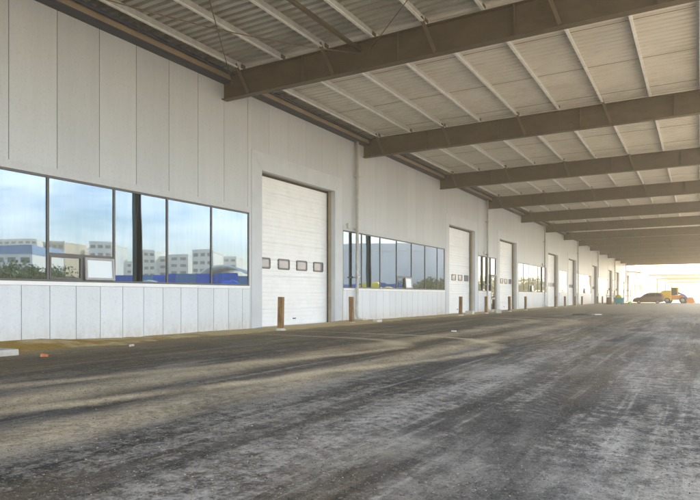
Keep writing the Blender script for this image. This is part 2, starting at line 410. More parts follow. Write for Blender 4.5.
SHOP = (U(2.755), U(3.235))          # glazed entrance beside a downpipe: window strip and a door
WALL_Y = (U(-3.2), U(19.9))

bld = thing('warehouse', (0,0,0), 'long pale grey warehouse with white sectional doors and ribbon windows along the yard', 'building')

# ---- wall skin made of sheets with open joints over a dark core
PITCH_UP, PITCH_LOW, GAP = BAY/8, BAY/13.5, .012
up, low, core = MB(), MB(), MB()
def sheets(mb, y0, y1, z0, z1, pitch, x=0.0, off=Y0):
    k = math.floor((y0-off)/pitch)
    GAP = .016 if y0 < U(.1) or z0 < .5 else .006
    y = y0
    while y < y1-1e-4:
        k += 1
        e = min(off+k*pitch, y1)
        if e-y > .02:
            mb.box(-.05, x, y+(GAP/2 if y > y0 else 0), e-(GAP/2 if e < y1 else 0), z0, z1)
        y = e
TR = .54
spans = []      # (y0,y1,kind)
for u in DOORS: spans.append((U(u)-TR, U(u)+DW+TR, 'door'))
for w in WINDOWS: spans.append((w[0], w[-1], 'win'))
spans.append((SHOP[0], SHOP[1], 'shop'))
spans.sort()
y = WALL_Y[0]
def wallrun(y0, y1):
    if y1-y0 > .005:
        sheets(up, y0, y1, 0, WALL_TOP, PITCH_UP); core.box(-.30, -.055, y0, y1, 0, WALL_TOP)
fixed = []
for (a, b_, k) in spans:
    a = max(a, y); wallrun(y, a)
    if k == 'door':
        sheets(up, a, b_, Z_DOOR+.60, WALL_TOP, PITCH_UP); core.box(-.30, -.055, a, b_, Z_DOOR+.60, WALL_TOP)
    elif k == 'win':
        sheets(up, a, b_, Z_HEAD+.185, WALL_TOP, PITCH_UP)
        low = MB(); sheets(low, a, b_, 0, 1.335, PITCH_LOW, .012, off=U(-.72)); low.build('lower_wall', M['lower'], bld)
        core.box(-.30, -.055, a, b_, 0, Z_SILL-.002); core.box(-.30, -.055, a, b_, Z_HEAD+.002, WALL_TOP)
        fixed.append((a, b_))
    else:
        sheets(up, a, b_, Z_HEAD+.185, WALL_TOP, PITCH_UP); core.box(-.30, -.055, a, b_, Z_HEAD+.002, WALL_TOP)
        fixed.append((a, b_))
    y = b_
wallrun(y, WALL_Y[1])
up.build('upper_wall', M['wall'], bld)
core.build('wall_core', M['joint'], bld)
# the depth of the building behind its front
bk = MB(); bk.box(-40, -.42, WALL_Y[0]+.1, WALL_Y[1]-.1, 0, WALL_TOP+.2); bk.build('building_body', M['joint'], bld)
# head flashing over and sill flashing under each ribbon window
for (a, b_) in fixed:
    t = MB(); t.box(-.05, .022, a, b_, Z_HEAD, Z_HEAD+.182); t.build('head_trim', M['wall'], bld, .004)
for w in WINDOWS:
    t = MB(); t.box(-.05, .040, w[0], w[-1], 1.338, Z_SILL); t.build('window_sill', M['white_trim'], bld, .006)

# ---- ribbon windows
def sash(mb, y0, y1, z0, z1, t, d0, d1):
    mb.ring([(y0,z0),(y1,z0),(y1,z1),(y0,z1)], [(y0+t,z0+t),(y1-t,z0+t),(y1-t,z1-t),(y0+t,z1-t)], 'x', d0, d1)
def ribbon(ys, opens=()):
    fr = MB(); t = .03
    y0, y1 = ys[0], ys[-1]
    f = MB()
    f.box(-.10, .004, y0, y1, Z_SILL, Z_SILL+.05); f.box(-.10, .004, y0, y1, Z_HEAD-.05, Z_HEAD)
    for i, yy in enumerate(ys):
        w = .045 if i in (0, len(ys)-1) else .028
        a = max(y0, yy-w); b_ = min(y1, yy+w)
        f.box(-.10, .001, a, b_, Z_SILL+.05, Z_HEAD-.05)
    ZT = Z_SILL+.63
    for i in opens:
        a, b_ = ys[i]+.034, ys[i+1]-.034; mid = (a+b_)/2
        f.box(-.10, -.006, a, b_, ZT-.03, ZT+.03); f.box(-.10, -.006, mid-.03, mid+.03, Z_SILL+.055, ZT-.03)
    o = f.build('ribbon_window', M['frame'], bld)
    for i in range(len(ys)-1):
        a, b_ = ys[i]+.03, ys[i+1]-.03
        tilt = random.uniform(-.0025,.0025); tz = random.uniform(-.0012,.0012)
        x = -.022
        def pane(a, b_, z0, z1):
            g = MB(); h = b_-a; q = z1-z0
            g.add([(x-h/2*tilt-q/2*tz,a,z0),(x+h/2*tilt-q/2*tz,b_,z0),(x+h/2*tilt+q/2*tz,b_,z1),(x-h/2*tilt+q/2*tz,a,z1)], [(0,1,2,3)])
            g.add([(x-.012,a,z0),(x-.012,b_,z0),(x-.012,b_,z1),(x-.012,a,z1)], [(3,2,1,0)])
            g.build('pane', M['glass'], o)
        if i in opens:
            pane(a, b_, ZT, Z_HEAD-.03)
            mid = (ys[i]+ys[i+1])/2
            pane(a, mid-.02, Z_SILL+.03, ZT)
            # fixed little light with its own inner sash
            s_ = MB(); sash(s_, ys[i]+.036, mid-.032, Z_SILL+.058, ZT-.032, .04, -.019, .008); s_.build('sash', M['frame'], o)
            # the other one is swung out on its top hinge
            wd = ys[i+1]-.036-(mid+.032); hh = ZT-.032-(Z_SILL+.058)
            e = MB(); sash(e, 0, wd, -hh, 0, .055, -.02, .03)
            e.mi = 1
            e.box(-.004, .006, .055, wd-.055, -hh+.055, -.055)
            so = e.build('open_sash', [M['sash'], M['pale_pane']], o, loc=(.012, mid+.032, ZT-.034))
            so.rotation_euler = (0, R(-4), 0)
            dk = MB(); dk.box(-.07, -.06, mid+.03, b_, Z_SILL+.03, ZT); dk.build('room_behind', M['joint'], o)
        else:
            pane(a, b_, Z_SILL+.03, Z_HEAD-.03)
    return o
for k, w in enumerate(WINDOWS):
    ribbon(w, {0: (6,), 1: (3,), 2: (2,), 4: (3,)}.get(k, ()))

# ---- glazed entrance with a leaf door
a, b_ = SHOP
dy0, dy1 = U(3.075), U(3.205)
lw = MB(); sheets(lw, a, dy0-.06, 0, 1.335, PITCH_LOW, .012); lw.build('lower_wall', M['lower'], bld)
cw = MB(); cw.box(-.30, -.055, a, dy0-.06, 0, Z_SILL-.002); cw.build('wall_core', M['joint'], bld)
sl = MB(); sl.box(-.05, .04, a, dy0-.06, 1.338, Z_SILL); sl.build('window_sill', M['white_trim'], bld)
f = MB()
f.box(-.10,-.002,a,b_,Z_HEAD-.055,Z_HEAD); f.box(-.10,-.002,a,dy0-.06,Z_SILL,Z_SILL+.055)
ys = [a, a+(dy0-.06-a)*.36, a+(dy0-.06-a)*.68, dy0-.06]
for i, yy in enumerate(ys):
    f.box(-.10,-.004,max(a,yy-.035),yy+.035 if i < 3 else yy,Z_SILL+.055,Z_HEAD-.055)
f.box(-.10,-.004,b_-.05,b_,0,Z_HEAD-.055)
ew = f.build('ribbon_window', M['frame'], bld)
for i in range(3):
    g = MB(); g.box(-.075,-.062,ys[i]+.03,ys[i+1]-.03,Z_SILL+.03,Z_HEAD-.03); g.build('pane', M['glass'], ew)
g = MB(); g.box(-.075,-.062,dy0,dy1,2.58,Z_HEAD-.03); g.build('pane', M['glass'], ew)
fr = MB()
fr.box(-.14,.03,dy0-.058,dy0,0,2.55); fr.box(-.14,.03,dy1,dy1+.07,0,2.55); fr.box(-.14,.03,dy0-.058,dy1+.07,2.552,2.62)
fr.build('door_frame', M['jamb'], bld)
lf = MB(); sash(lf, dy0+.01, dy1-.01, .02, 2.53, .13, -.08, -.03); lf.box(-.08,-.03,dy0+.14,dy1-.14,.85,1.0)
pd = lf.build('entrance_door', M['sash'], bld)
g = MB(); g.box(-.062,-.05,dy0+.13,dy1-.13,.14,2.41); g.build('pane', M['glass'], pd)
g = MB(); g.tube([(.03,dy0+.09,.9),(.03,dy0+.09,1.3)],.018,8); g.bar((-.03,dy0+.09,.95),(.03,dy0+.09,.95),.02,.02); g.bar((-.03,dy0+.09,1.25),(.03,dy0+.09,1.25),.02,.02)
g.build('handle', M['rim'], pd)
pp = MB(); pp.box(-.05,-.001,dy1+.072,b_-.052,0,Z_HEAD-.056); pp.build('side_panel', M['lower'], bld)

# ---- sectional overhead doors, one built and the others copied
def door_leaf():
    mb = MB(); prof = []
    z = .03; H = Z_DOOR-.02
    sec = .59
    k = 0
    while z < H-.05:
        t = min(sec, H-z)
        prof += [(z, -.012), (z+.012, .0)]
        nr = 4
        for r in range(nr):
            c = z + t*(r+.5)/nr
            prof += [(c-.045, 0), (c-.03, .007), (c+.03, .007), (c+.045, 0)]
        prof += [(z+t-.012, 0), (z+t-.001, -.012)]
        z += t; k += 1
    n = len(prof)
    V = [(-.36+x, .0, zz) for zz, x in prof] + [(-.36+x, DW, zz) for zz, x in prof]
    mb.add(V, [(i, i+1, n+i+1, n+i) for i in range(n-1)])
    mb.box(-.40, -.375, 0, DW, .03, H)
    d = mb.build('overhead_door', M['door'], bld)
    # rubber foot
    g = MB(); g.box(-.385, -.345, .02, DW-.02, .0, .03); g.build('bottom_seal', M['seal'], d)
    for c in (.56, 1.71, 2.85, 3.99):
        g = MB(); g.ring(rrect(c, 2.25, .70, .39, .07), rrect(c, 2.25, .58, .27, .04), 'x', -.37, -.325)
        wo = g.build('door_window', M['frame'], d)
        g = MB(); g.prism(rrect(c, 2.25, .60, .29, .05), 'x', -.352, -.341); g.build('pane', M['door_lite'], wo)
    g = MB(); g.box(-.345, -.32, DW/2-.09, DW/2+.09, .25, .29); g.build('pull_handle', M['seal'], d)
    return d
d0 = door_leaf(); d0.location = (0, U(DOORS[0]), 0)
for u in DOORS[1:]:
    c = copy_tree(d0, bld); c.location = (0, U(u), 0)
def surround():
    # flat grey casing, mitred, with a return into the opening
    t = MB(); a, b_, h = 0, DW, Z_DOOR
    X0, X1 = -.05, .016
    t.prism([(a-TR,0),(a,0),(a,h),(a-TR,h+.6)], 'x', X0, X1)
    t.prism([(b_,0),(b_+TR,0),(b_+TR,h+.6),(b_,h)], 'x', X0, X1)
    t.prism([(a-TR+.004,h+.6),(a+.004,h+.004),(b_-.004,h+.004),(b_+TR-.004,h+.6)], 'x', X0, X1)
    o = t.build('door_surround', M['trim'], bld)
    r = MB()
    r.box(-.17,-.052,a-.02,a,0,h); r.box(-.17,-.052,b_,b_+.02,0,h); r.box(-.17,-.052,a-.02,b_+.02,h,h+.02)
    r.build('return', M['trim'], o)
    j = MB()
    j.box(-.42,-.172,a-.06,a+.002,0,h); j.box(-.42,-.172,b_-.002,b_+.06,0,h); j.box(-.42,-.172,a-.06,b_+.06,h-.002,h+.06)
    j.build('jamb', M['jamb'], o)
    g = MB()
    g.box(-.335,-.315,a+.003,a+.05,0,h-.07); g.box(-.335,-.315,b_-.07,b_-.003,0,h-.07); g.box(-.335,-.315,a+.003,b_-.003,h-.07,h-.003)
    g.build('weather_seal', M['seal'], o)
    s_ = MB(); s_.box(-.40,.0,a-TR,b_+TR,-.05,.03); s_.build('threshold', M['pale_concrete'], o)
    return o
s0 = surround(); s0.location = (0, U(DOORS[0]), 0)
for u in DOORS[1:]:
    c = copy_tree(s0, bld); c.location = (0, U(u), 0)

# ---- downpipes at every second frame
def downpipe():
    p = MB(); p.tube([(.15,0,WALL_TOP-.10),(.15,0,.30),(.19,0,.2),(.28,0,.12)], .068, 14)
    o = p.build('downpipe', M['pipe'], bld)
    for z in (1.9, 3.95, 6.2):
        c = MB(); c.box(.0,.245,-.105,.105,z-.03,z+.03); c.build('clamp', M['pipe'], o)
    c = MB(); c.box(.09,.55,-.22,.22,0,.13); c.build('splash_block', M['pale_concrete'], o, .02)
    return o
p0 = downpipe(); p0.location = (0, U(.905), 0)
for u in (2.93, 4.93-.03, 6.9-.02, 8.92-.2, 10.95-.05, 12.9, 15.3, 17.55, -1.1, -2.9):
    c = copy_tree(p0, bld); c.location = (0, U(u), 0)
# little lamp-less junction boxes and conduit heads beside the pipes
for u in (.84, 2.88, 4.84):
    c = MB(); c.box(.0,.10,U(u)-.07,U(u)+.07,3.93,4.14); c.build('junction_box', M['pipe'], bld, .01)
# eave: dark closure, tube and gutter edge
c = MB(); c.box(-.28, -.02, WALL_Y[0], U(13.05), WALL_TOP+.002, 8.18); c.build('eave_closure', M['navy'], bld)
c = MB(); c.box(-.04, .30, WALL_Y[0], U(13.05), WALL_TOP-.10, WALL_TOP-.035); c.build('eave_shadow_strip', M['navy'], bld)  # dark strip standing in for the shadow line under the tube
c = MB(); c.box(.06, .27, WALL_Y[0], U(13.05), WALL_TOP-.03, WALL_TOP+.15); c.build('eave_beam', M['eave'], bld, .015)
c = MB(); c.box(.34, .42, WALL_Y[0], U(13.05), WALL_TOP+.10, WALL_TOP+.17); c.build('eave_rail', M['navy'], bld, .008)
# parapet of the stretch without a canopy
c = MB(); c.box(-.3,.06,U(13.1),WALL_Y[1],WALL_TOP+.002,WALL_TOP+.25); c.build('parapet_cap', M['white_trim'], bld)

# ------------------------------------------------------------------ canopy
BB, BT = 7.16, 7.93           # beam bottom, top
DECK = BT + .225
XO = 15.3
can = thing('loading_canopy', (14.4,U(1),0), 'long steel canopy of brown beams carrying cream ribbed roof sheets over the yard', 'canopy')
can.location = (0,0,0)
PUR = [.75+1.5*k for k in range(10)]
def beam():
    b = MB(); fl = .125
    b.box(.0, XO, -.009, .009, BB+.022, BT-.022)
    b.box(.0, XO, -fl, fl, BB, BB+.02); b.box(.0, XO, -fl, fl, BT-.02, BT)
    b.box(-.025, -.002, -fl-.02, fl+.02, BB-.03, BT)
    for x in (3.0, 6.0, 9.0, 12.0, 14.4):
        b.box(x-.010, x+.010, -fl+.004, fl-.004, BB+.024, BT-.024)
    for x in PUR:
        b.box(x+.012, x+.024, -.10, .10, BT+.002, BT+.19)
    o = b.build('beam', M['beam'], can)
    for x in (.75, 3.75, 6.75, 9.75, 12.75):
        for sgn in (-1, 1):
            k = MB(); k.bar((x+.26, sgn*.115, BB+.03), (x-.02, sgn*.34, BT+.10), .075, .014)
            k.bar((x+.295, sgn*.115, BB+.05), (x+.015, sgn*.34, BT+.12), .014, .075)
            k.build('fly_brace', M['brace'], o)
    return o
bm0 = beam(); bm0.location = (0, U(0), 0)
for i in list(range(1,14)) + [-1,-2]:
    c = copy_tree(bm0, can); c.location = (0, U(i), 0)
def purlin():
    p = MB(); y0, y1 = U(-2.4), U(13.04)
    p.box(-.003,.003,y0,y1,BT+.006,BT+.214)
    p.box(-.075,.003,y0,y1,BT+.214,BT+.220)
    p.mi = 1; p.box(-.003,.075,y0,y1,BT,BT+.006)
    p.box(.069,.075,y0,y1,BT+.0062,BT+.026); p.mi = 0
    # lapped sleeve over each frame
    for i in range(-2,14):
        p.box(-.006,-.0032,U(i)-.75,U(i)+.75,BT+.01,BT+.21)
    return p.build('purlin', [M['zinc'], M['zinc_lit_lip']], can)
q0 = purlin(); q0.location = (PUR[0],0,0)
for x in PUR[1:]:
    c = q0.copy(); COL.objects.link(c); c.parent = can; c.location = (x,0,0)
# ribbed roof sheet with laps
dk = MB(); prof = []
y = U(-2.4); pitch = .26
while y < U(13.05):
    h = .085 if y < U(0) else .034
    prof += [(y, 0), (y+.13, 0), (y+.15, h), (y+pitch-.02, h)]
    y += pitch
prof.append((y, 0))
n = len(prof)
dk.add([(-.25, yy, DECK+zz) for yy, zz in prof] + [(XO+.1, yy, DECK+zz) for yy, zz in prof], [(i, i+1, n+i+1, n+i) for i in range(n-1)])
for i in range(n-1):
    if prof[i][0] < U(0): dk.m[i] = 2
dk.box(-.25, XO+.1, U(-2.4), y, DECK+.09, DECK+.18)
dk.mi = 1
k = 0; yy = U(-2.4)+.065
while yy < U(13):
    if k % 11 == 5 and yy > U(0): dk.box(-.2, XO, yy-.016, yy+.016, DECK-.007, DECK-.001)
    yy += pitch; k += 1
dk.build('roof_deck', [M['deck'], M['lap'], M['deck_metal']], can)
fs = MB(); fs.box(XO+.1, XO+.16, U(-2.4), U(13.08), BT-.15, DECK+.22); fs.build('fascia', M['white_trim'], can)
fe = MB(); fe.box(-.25, XO+.1, U(13.06), U(13.075), BT-.02, DECK+.2); fe.build('end_fascia', M['eave'], can)
def column():
    c = MB(); c.box(14.4-.16,14.4+.16,-.2,-.18,0,BB-.002); c.box(14.4-.16,14.4+.16,.18,.2,0,BB-.002); c.box(14.4-.008,14.4+.008,-.18,.18,0,BB-.002)
    c.box(14.4-.28,14.4+.28,-.3,.3,0,.03)
    return c.build('column', M['column'], can)
c0 = column(); c0.location = (0,U(1),0)
for i in (-2,4,7,10,13):
    c = c0.copy(); COL.objects.link(c); c.parent = can; c.location = (0,U(i),0)
# rod and tube bracing in the bay nearest the camera
def sagged(p0, p1, sag, k=14):
    p0 = Vector(p0); p1 = Vector(p1)
    return [p0.lerp(p1, t/k) - Vector((0,0,sag*4*(t/k)*(1-t/k))) for t in range(k+1)]
for pts, r, nm in (
    (sagged((4.75,U(0)-.02,7.66),(.4,U(-1)+.02,7.66),.34), .014, 'brace_rod'),
    (sagged((.35,U(0)-.02,7.62),(6.8,U(-1)+.02,7.7),.03), .012, 'brace_rod'),
    (sagged((5.15,U(0)-.02,7.68),(14.2,U(-1)+.02,7.7),.05), .010, 'brace_rod'),
    (sagged((4.85,U(0)-.02,7.72),(4.85,U(-1)+.02,7.72),0,2), .06, 'strut_tube'),
    (sagged((.35,U(8)-.02,7.66),(4.8,U(7)+.02,7.66),.2), .012, 'brace_rod'),
    (sagged((4.8,U(8)-.02,7.66),(.35,U(7)+.02,7.66),.2), .012, 'brace_rod')):
    t = MB(); t.tube(pts, r, 8); t.build(nm, M['beam'] if nm == 'strut_tube' else M['rod'], can)

# ------------------------------------------------------------------ ground and dirt
g = MB(); g.add([(-600,-500,0),(800,-500,0),(800,1500,0),(-600,1500,0)], [(0,1,2,3)])
tag(g.build('ground', M['ground']), 'dark worn asphalt yard with sandy dust streaks and tyre tracks', None, None, 'structure')
def dirt():
    mb = MB(); mb.smooth = True
    ys = []; y = 2.0
    while y < 140:
        ys.append(y); y += .12 if y < 30 else .5
    xs = [.0,.06,.14,.24,.36,.5,.65,.82,1.0,1.2,1.42,1.66,1.92,2.2]
    V = []
    for y in ys:
        w = 1.15 + .55*mnoise.noise((y*.22, 3.1, 0)) + .35*mnoise.noise((y*.9, 7.7, 0))
        heap = .11*math.exp(-((y-7.6)/1.5)**2) + .06*math.exp(-((y-22.6)/.9)**2) + .05*math.exp(-((y-21)/1.2)**2)
        if 6.6 < y < 9.5: w += .35
        for x in xs:
            f = max(0, 1-(x/w)**1.5) if x < w else -(x-w)*.5
            indoor = 1
            z = (.045+heap)*f + (.018*mnoise.noise((x*3,y*3,1.3)) + .010*mnoise.noise((x*11,y*11,2.2)))*(1 if f > -.1 else 0)
            V.append((x+.014+.03*mnoise.noise((y*4,x*4,0)) if x > 0 else .014, y, max(-.05, z-.004)))
    k = len(xs)
    mb.add(V, [(i*k+j, i*k+j+1, (i+1)*k+j+1, (i+1)*k+j) for i in range(len(ys)-1) for j in range(k-1)])
    return mb.build('dirt', M['dirt'])
tag(dirt(), 'ochre dirt and sand piled loosely along the foot of the warehouse wall', None, None, 'stuff')
def gravel():
    mb = MB()
    def stone(x, y, s_, flat):
        a = random.random()*6.28; ca, sa = math.cos(a), math.sin(a); P = []
        for (px,py,pz) in ((1,0,0),(.1,.85,0),(-.9,.3,0),(-.4,-.8,0),(.55,-.75,0),(.2,.1,1)):
            px *= random.uniform(.6,1.3); py *= random.uniform(.6,1.1)
            P.append((x+s_*(px*ca-py*sa), y+s_*(px*sa+py*ca), s_*pz*flat-.0015))
        mb.add(P, [(0,1,5),(1,2,5),(2,3,5),(3,4,5),(4,0,5)])
    n = 0
    while n < 42000:
        d = 3.3*(12 ** random.random())          # thinning out with distance
        lat = (random.random()-.5)*1.3*d
        x = 12.76 + lat*.864 - d*.504; y = d*.864 + lat*.504
        if x < .9 or x > 15 or mnoise.noise((x*.9, y*.35, 4.2)) + .35*mnoise.noise((x*4, y*2, 1)) < random.uniform(-.55,.5): continue
        s_ = min(.017, random.choice((.003,.0035,.004,.005,.006,.0085))*(.75+.07*d)) * random.uniform(.7,1.25)
        stone(x, y, s_, random.uniform(.35,.8)); n += 1
    return mb.build('gravel', M['pebble'])
tag(gravel(), 'small stones and chips scattered over the asphalt', None, None, 'stuff')

# ------------------------------------------------------------------ bollards
def bollard():
    t = thing('bollard', (0,0,0), 'x', 'bollard', 'rusty steel bollards along the warehouse front')
    b = MB(); w = .165
    b.ring(rrect(0,0,w,w,.022), rrect(0,0,w-.02,w-.02,.014), 'z', -.02, 1.07)
    b.prism(rrect(0,0,w-.02,w-.02,.014), 'z', .2, .98)
    b.build('post', M['rust'], t)
    f = MB(); n = 11
    rr = [random.uniform(.17,.23) for _ in range(n)]
    V = [(rr[i]*math.cos(6.283*i/n), rr[i]*math.sin(6.283*i/n), .006) for i in range(n)] + [(.7*rr[i]*math.cos(6.283*i/n), .7*rr[i]*math.sin(6.283*i/n), .075) for i in range(n)]
    f.add(V, [tuple(range(n,2*n))] + [(i,(i+1)%n,n+(i+1)%n,n+i) for i in range(n)])
    f.build('footing', M['pale_concrete'], t, .01)
    return t
CA, SA, FX, FD = .8638, .5039, 600.0, 12.76
def y_at(px, x):
    """Y of a point on the line X=x seen at column px of the photograph"""
    k = (px-350)/FX; D = FD-x
    return (CA*D + k*SA*D)/(SA - k*CA)
B = [(280.5,1.2,'rusty square bollard before the near roller door, the closest of the row'),
     (351.5,.75,'brown bollard in front of the first downpipe with a pale cement footing'),
     (460.5,1.2,'orange rusty bollard before the second white sectional door'),
     (486,1.2,'bollard in front of the second downpipe by the glazed entrance'),
     (509.5,1.2,'rusty bollard before the third white sectional door'),
     (525.5,1.2,'rusty bollard before the ribbon window just past the third sectional door'),
     (555.5,1.2,'small looking rusty bollard before the fourth sectional door'),
     (565,1.2,'bollard before the narrow window between the fourth and fifth doors'),
     (575,1.2,'distant rusty bollard before the fifth sectional door'),
     (582,1.2,'distant bollard before the ribbon window past the fifth door'),
     (597.3,1.2,'far bollard just past the sixth sectional door'),
     (602.3,1.2,'farthest rusty bollard, last before the clutter of racks and teal bin')]
b0 = bollard()
for i, (px, x, lab) in enumerate(B):
    o = b0 if i == 0 else copy_tree(b0)
    o.location = (x, y_at(px, x), 0); o['label'] = lab
    o.rotation_euler = (R(random.uniform(-.8,.8)), R(random.uniform(-.8,.8)), R(random.uniform(-9,9)))

# ------------------------------------------------------------------ bits lying about
def chunk(name, c, size, rz, mat, label, cat, group=None, rough=.012, bevel=.012):
    bm = bmesh.new(); bmesh.ops.create_cube(bm, size=1)
    bmesh.ops.subdivide_edges(bm, edges=bm.edges, cuts=3, use_grid_fill=True)
    for v in bm.verts:
        v.co = Vector((v.co.x*size[0], v.co.y*size[1], v.co.z*size[2]))
        nn = mnoise.noise_vector(v.co*9 + Vector((c[0],c[1],0)))
        v.co += nn*rough
        v.co.z += size[2]/2
    me = bpy.data.meshes.new(name); bm.to_mesh(me); bm.free(); me.materials.append(mat)
    o = bpy.data.objects.new(name, me); COL.objects.link(o); o.location = c; o.rotation_euler = (0,0,rz)
    m_ = o.modifiers.new('edge','BEVEL'); m_.width = bevel; m_.segments = 2; m_.limit_method = 'ANGLE'
    return tag(o, label, cat, group)
chunk('concrete_step', (1.32,4.35,-.01), (.95,4.4,.125), 0, M['concrete'], 'low pale concrete slab lying along the wall under the near window', 'step')
chunk('brick_fragment', (2.5,6.6,0), (.11,.08,.05), .5, M['brick'], 'broken orange brick beside the ochre dirt mound', 'brick', rough=.02)
chunk('kerb_block', (.95,22.55,.0), (.22,.62,.10), .15, M['pale_concrete'], 'pale concrete block on the dirt by the first downpipe bollard', 'concrete block')
chunk('cement_block', (1.55,38.2,0), (.35,.38,.24), .3, M['pale_concrete'], 'white cement block between two bollards by the glazed entrance', 'concrete block')
chunk('cement_lump', (.7,35.1,.0), (.45,.5,.2), .1, M['pale_concrete'], 'low cement lump at the wall beside the second sectional door', 'concrete block')
chunk('board_scrap', (7.55,37.6,0), (.42,.32,.05), .7, M['scrap'], 'flat white scrap of board next to the manhole cover', 'scrap')
chunk('paper_scrap', (6.2,17.6,0), (.16,.11,.04), .3, M['scrap'], 'crumpled white scrap lying alone on the asphalt', 'scrap')
chunk('stone', (2.05,8.9,0), (.11,.09,.05), 1.0, M['concrete'], 'small tan stone at the edge of the near dirt mound', 'stone', rough=.02)
mh = thing('manhole_cover', (6.9,36.6,0), 'dark round manhole cover raised a little out of the asphalt', 'manhole cover')
k = MB(); k.tube([(0,0,-.02),(0,0,.06)], .55, 28); k.build('collar', M['iron'], mh)
k = MB(); k.tube([(0,0,.061),(0,0,.075)], .43, 28); 
for i in range(-3,4): k.box(-.32,.32,i*.1-.015,i*.1+.015,.0755,.083)
k.build('lid', M['iron'], mh)

# ------------------------------------------------------------------ brown estate car, nose towards the wall
def wheel(parent, x, y, r, w, n=20):
    t = MB(); t.smooth = True
    prof = [(r*.62,-w/2),(r*.93,-w/2),(r,-w*.36),(r,w*.36),(r*.93,w/2),(r*.62,w/2)]
    V = []
    for i in range(n):
        a = 6.2832*i/n
        for (rr, ww) in prof: V.append((x+rr*math.cos(a), y+ww, r+rr*math.sin(a)))
    kk = len(prof)
    t.add(V, [(i*kk+j, i*kk+(j+1)%kk, ((i+1)%n)*kk+(j+1)%kk, ((i+1)%n)*kk+j) for i in range(n) for j in range(kk)])
    wo = t.build('wheel', M['tyre'], parent)
    h = MB(); h.tube([(x,y-w*.42,r),(x,y+w*.42,r)], r*.61, 18)
    for s_ in (-1,1):
        for k in range(5):
            a = 6.2832*k/5
            h.bar((x,y+s_*w*.44,r), (x+r*.52*math.cos(a),y+s_*w*.44,r+r*.52*math.sin(a)), .06*r/.33, .03)
    h.build('rim', M['rim'], wo)
    return wo
def car():
    t = thing('estate_car', (0,0,0), 'brown people carrier parked with its nose towards the warehouse wall', 'car')
    L, Wd = 4.75, 1.82
    # lofted shell: stations along x (front at -L/2), each with half widths and heights
    st = [(-2.36,.66,.30,.62,.62,.50,.62),(-2.25,.80,.22,.70,.74,.66,.745),(-1.75,.89,.20,.80,.90,.74,.91),(-1.2,.90,.19,.90,.99,.78,1.0),
          (-1.05,.905,.19,.92,1.01,.78,1.05),(-.25,.91,.19,.95,1.04,.66,1.58),(.35,.91,.19,.96,1.05,.66,1.66),(1.2,.91,.19,.97,1.06,.66,1.67),(1.9,.905,.20,.98,1.06,.64,1.62),
          (2.16,.89,.24,.98,1.06,.62,1.50),(2.33,.84,.32,.92,1.02,.60,1.10),(2.37,.76,.42,.80,.92,.55,.95)]
    mb = MB(); mb.smooth = True
    V = []
    for (x,hw,zb,zm,zs,rw,zr) in st:
        ring_ = [(hw*.86,zb),(hw,zb+.14),(hw,zm),(hw*.965,zs),(rw+.03,zr-.06),(rw-.10,zr),(0,zr+.015)]
        ring_ += [(-a,c) for a,c in ring_[-2::-1]]
        for a,c in ring_: V.append((x,a,c))
    k = 13
    F = [(i*k+j,i*k+j+1,(i+1)*k+j+1,(i+1)*k+j) for i in range(len(st)-1) for j in range(k-1)]
    F += [(i*k,(i+1)*k,(i+1)*k+k-1,i*k+k-1) for i in range(len(st)-1)]
    F += [tuple(range(k)), tuple(range((len(st)-1)*k, len(st)*k))[::-1]]
    mb.add(V, F)
    mb.build('body', M['brown_car'], t)
    # side windows: three lights a side on the tapering cabin
    def side(x0,x1,x2,x3,s_):
        g = MB(); def_ = []
        for (x,z) in ((x0,1.10),(x1,1.10),(x2,1.50),(x3,1.50)):
            f = (z-1.05)/(1.60-1.05); yy = (.885+(.69-.885)*f)*s_
            def_.append((x,yy,z))
        o_ = [(a,b_+s_*.018,c) for a,b_,c in def_]
        g.add(def_+o_, [(0,1,2,3),(4,5,6,7),(0,1,5,4),(1,2,6,5),(2,3,7,6),(3,0,4,7)])
        g.build('side_window', M['dark_glass'], t)
    for s_ in (-1,1):
        side(-.78,.12,.10,-.20,s_); side(.19,1.12,1.10,.19,s_); side(1.19,2.05,1.88,1.19,s_)
    g = MB(); g.add([(-1.08,-.72,1.06),(-1.08,.72,1.06),(-.36,.6,1.535),(-.36,-.6,1.535),(-1.10,-.72,1.08),(-1.10,.72,1.08),(-.385,.6,1.56),(-.385,-.6,1.56)],
                    [(0,1,2,3),(4,5,6,7),(0,1,5,4),(1,2,6,5),(2,3,7,6),(3,0,4,7)]); g.build('windscreen', M['dark_glass'], t)
    g = MB(); g.add([(2.345,-.62,1.10),(2.345,.62,1.10),(2.19,.55,1.46),(2.19,-.55,1.46),(2.37,-.62,1.10),(2.37,.62,1.10),(2.215,.55,1.46),(2.215,-.55,1.46)],
                    [(0,1,2,3),(4,5,6,7),(0,1,5,4),(1,2,6,5),(2,3,7,6),(3,0,4,7)]); g.build('rear_window', M['dark_glass'], t)
    for s_ in (-1,1):
        g = MB(); g.box(-2.36,-2.10,s_*.52-.2,s_*.52+.2,.60,.72); g.build('headlight', M['clear_lamp'], t, .02)
        g = MB(); g.box(2.20,2.385,s_*.74-.10,s_*.74+.10,.80,1.08); g.build('tail_light', M['red_lamp'], t, .02)
        g = MB(); g.box(-.98,-.82,s_*.97-.09,s_*.97+.09,1.02,1.14); g.build('wing_mirror', M['brown_car'], t, .02)
    g = MB(); g.box(-2.44,-2.2,-.72,.72,.28,.46); g.build('front_bumper', M['black'], t, .03)
    g = MB(); g.box(2.2,2.44,-.74,.74,.34,.54); g.build('rear_bumper', M['black'], t, .03)
    for x in (-1.45,1.42):
        for s_ in (-1,1): wheel(t, x, s_*.80, .33, .22)
    return t
c = car(); c.location = (6.25, 97.2, 0); c.rotation_euler = (0,0,R(4)); c.scale = (.84,.9,.95)

